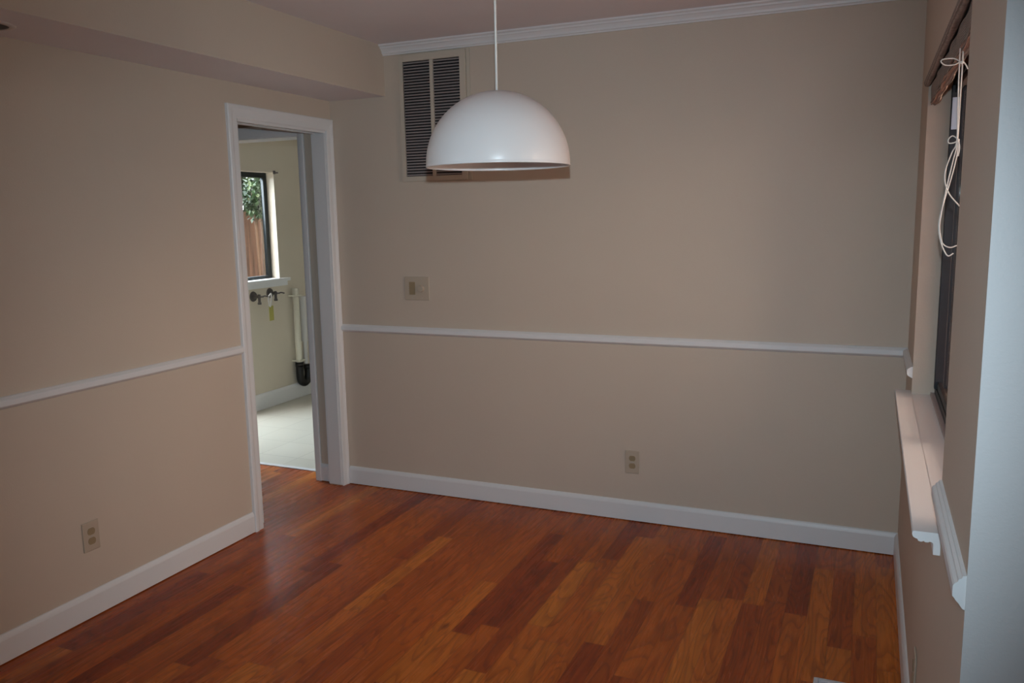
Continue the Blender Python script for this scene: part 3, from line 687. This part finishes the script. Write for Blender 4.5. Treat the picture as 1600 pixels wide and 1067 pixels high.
# ------------------------------------------------------------------ world and lights
SKYE_C, SKYW_C, SKYR_C = (1.0, 0.72, 0.56), (0.86, 0.95, 1.04), (0.75, 0.9, 1.0)
wd = bpy.data.worlds.new('evening_sky'); S.world = wd; wd.use_nodes = True
FLASH, SKYE, SKYW, SKYR = 164.0, 12.5, 20.0, 0.5        # strengths: flash, sky to the right, sky to the left, sky behind
nt = wd.node_tree; bg = nt.nodes['Background']
tc = nt.nodes.new('ShaderNodeTexCoord'); sx = nt.nodes.new('ShaderNodeSeparateXYZ')
nt.links.new(tc.outputs['Generated'], sx.inputs[0])
def lobe(direction, lo, hi, col, strength):
    """soft part of the sky around one direction"""
    d_ = nt.nodes.new('ShaderNodeVectorMath'); d_.operation = 'DOT_PRODUCT'; d_.inputs[1].default_value = Vector(direction).normalized()
    nt.links.new(tc.outputs['Generated'], d_.inputs[0])
    m_ = nt.nodes.new('ShaderNodeMapRange'); m_.interpolation_type = 'SMOOTHSTEP'; m_.inputs['From Min'].default_value = lo; m_.inputs['From Max'].default_value = hi
    nt.links.new(d_.outputs['Value'], m_.inputs['Value'])
    v_ = nt.nodes.new('ShaderNodeVectorMath'); v_.operation = 'SCALE'; v_.inputs[0].default_value = [c*strength for c in col]
    nt.links.new(m_.outputs[0], v_.inputs['Scale']); return v_.outputs[0]
parts = [lobe((0.60, -0.52, 0.72), 0.30, 0.95, SKYE_C, SKYE), lobe((-1, 0.1, 0.35), 0.0, 0.7, SKYW_C, SKYW), lobe((0, 0, 1), -0.2, 1.0, SKYR_C, SKYR)]
acc = parts[0]
for q_ in parts[1:]:
    ad = nt.nodes.new('ShaderNodeVectorMath'); nt.links.new(acc, ad.inputs[0]); nt.links.new(q_, ad.inputs[1]); acc = ad.outputs[0]
nt.links.new(acc, bg.inputs['Color']); bg.inputs['Strength'].default_value = 1.0

def area(name, loc, direction, sx_, sy_, power, col, portal=False):
    d = bpy.data.lights.new(name, 'AREA'); d.shape = 'RECTANGLE'; d.size = sx_; d.size_y = sy_; d.energy = power; d.color = col
    o = bpy.data.objects.new(name, d); o.location = loc; o.rotation_euler = Vector(direction).to_track_quat('-Z', 'Y').to_euler(); C.objects.link(o)
    if portal: d.cycles.is_portal = True
    return o
area('portal_1', (W+0.16, (WN+WF)/2, (WZ0+WZ1)/2), (-1, 0, 0), 1.45, 1.17, 1, (1, 1, 1), True)
area('portal_2', (-1.91, 1.37, 1.49), (1, 0, 0), 0.56, 0.88, 1, (1, 1, 1), True)
area('portal_3', (-1.91, 0.56, 1.03), (1, 0, 0), 0.78, 1.97, 1, (1, 1, 1), True)
area('portal_4', (-0.13, -3.425, 1.525), (1, 0, 0), 0.45, 0.45, 1, (1, 1, 1), True)  # at the added window hole in the left wall
# ------------------------------------------------------------------ camera and its flash
y_, p_, r_ = 0.4105, -0.152, -0.0182
F = Vector((-math.sin(y_)*math.cos(p_), math.cos(y_)*math.cos(p_), math.sin(p_))); Rv = Vector((math.cos(y_), math.sin(y_), 0)); U = Rv.cross(F)
R2 = math.cos(r_)*Rv + math.sin(r_)*U; U2 = -math.sin(r_)*Rv + math.cos(r_)*U
cd = bpy.data.cameras.new('camera'); cam = bpy.data.objects.new('camera', cd); C.objects.link(cam); S.camera = cam
cd.sensor_width = 36; cd.sensor_fit = 'HORIZONTAL'; cd.lens = 1286.34/1600*36; cd.clip_start = 0.02
m = Matrix((R2, U2, -F)).transposed().to_4x4(); m.translation = Vector(CAM); cam.matrix_world = m
fl = bpy.data.lights.new('camera_flash', 'SPOT'); fl.energy = FLASH; fl.color = (0.71, 0.90, 1.02); fl.spot_size = math.radians(82); fl.spot_blend = 1.0; fl.shadow_soft_size = 0.012
fo = bpy.data.objects.new('camera_flash', fl); C.objects.link(fo)
m2 = m @ Matrix.Rotation(math.radians(-3), 4, 'X') @ Matrix.Rotation(math.radians(-0.3), 4, 'Y'); m2.translation = Vector(CAM) + U2*0.11; fo.matrix_world = m2

# ------------------------------------------------------------------ view
S.view_settings.view_transform = 'Standard'; S.view_settings.look = 'None'; S.view_settings.gamma = 1.0
S.view_settings.use_curve_mapping = False; S.view_settings.exposure = 0.0
S.cycles.max_bounces = 8; S.cycles.diffuse_bounces = 5; S.cycles.glossy_bounces = 4; S.cycles.transparent_max_bounces = 12
S.cycles.use_denoising = True; S.cycles.sample_clamp_indirect = 6.0
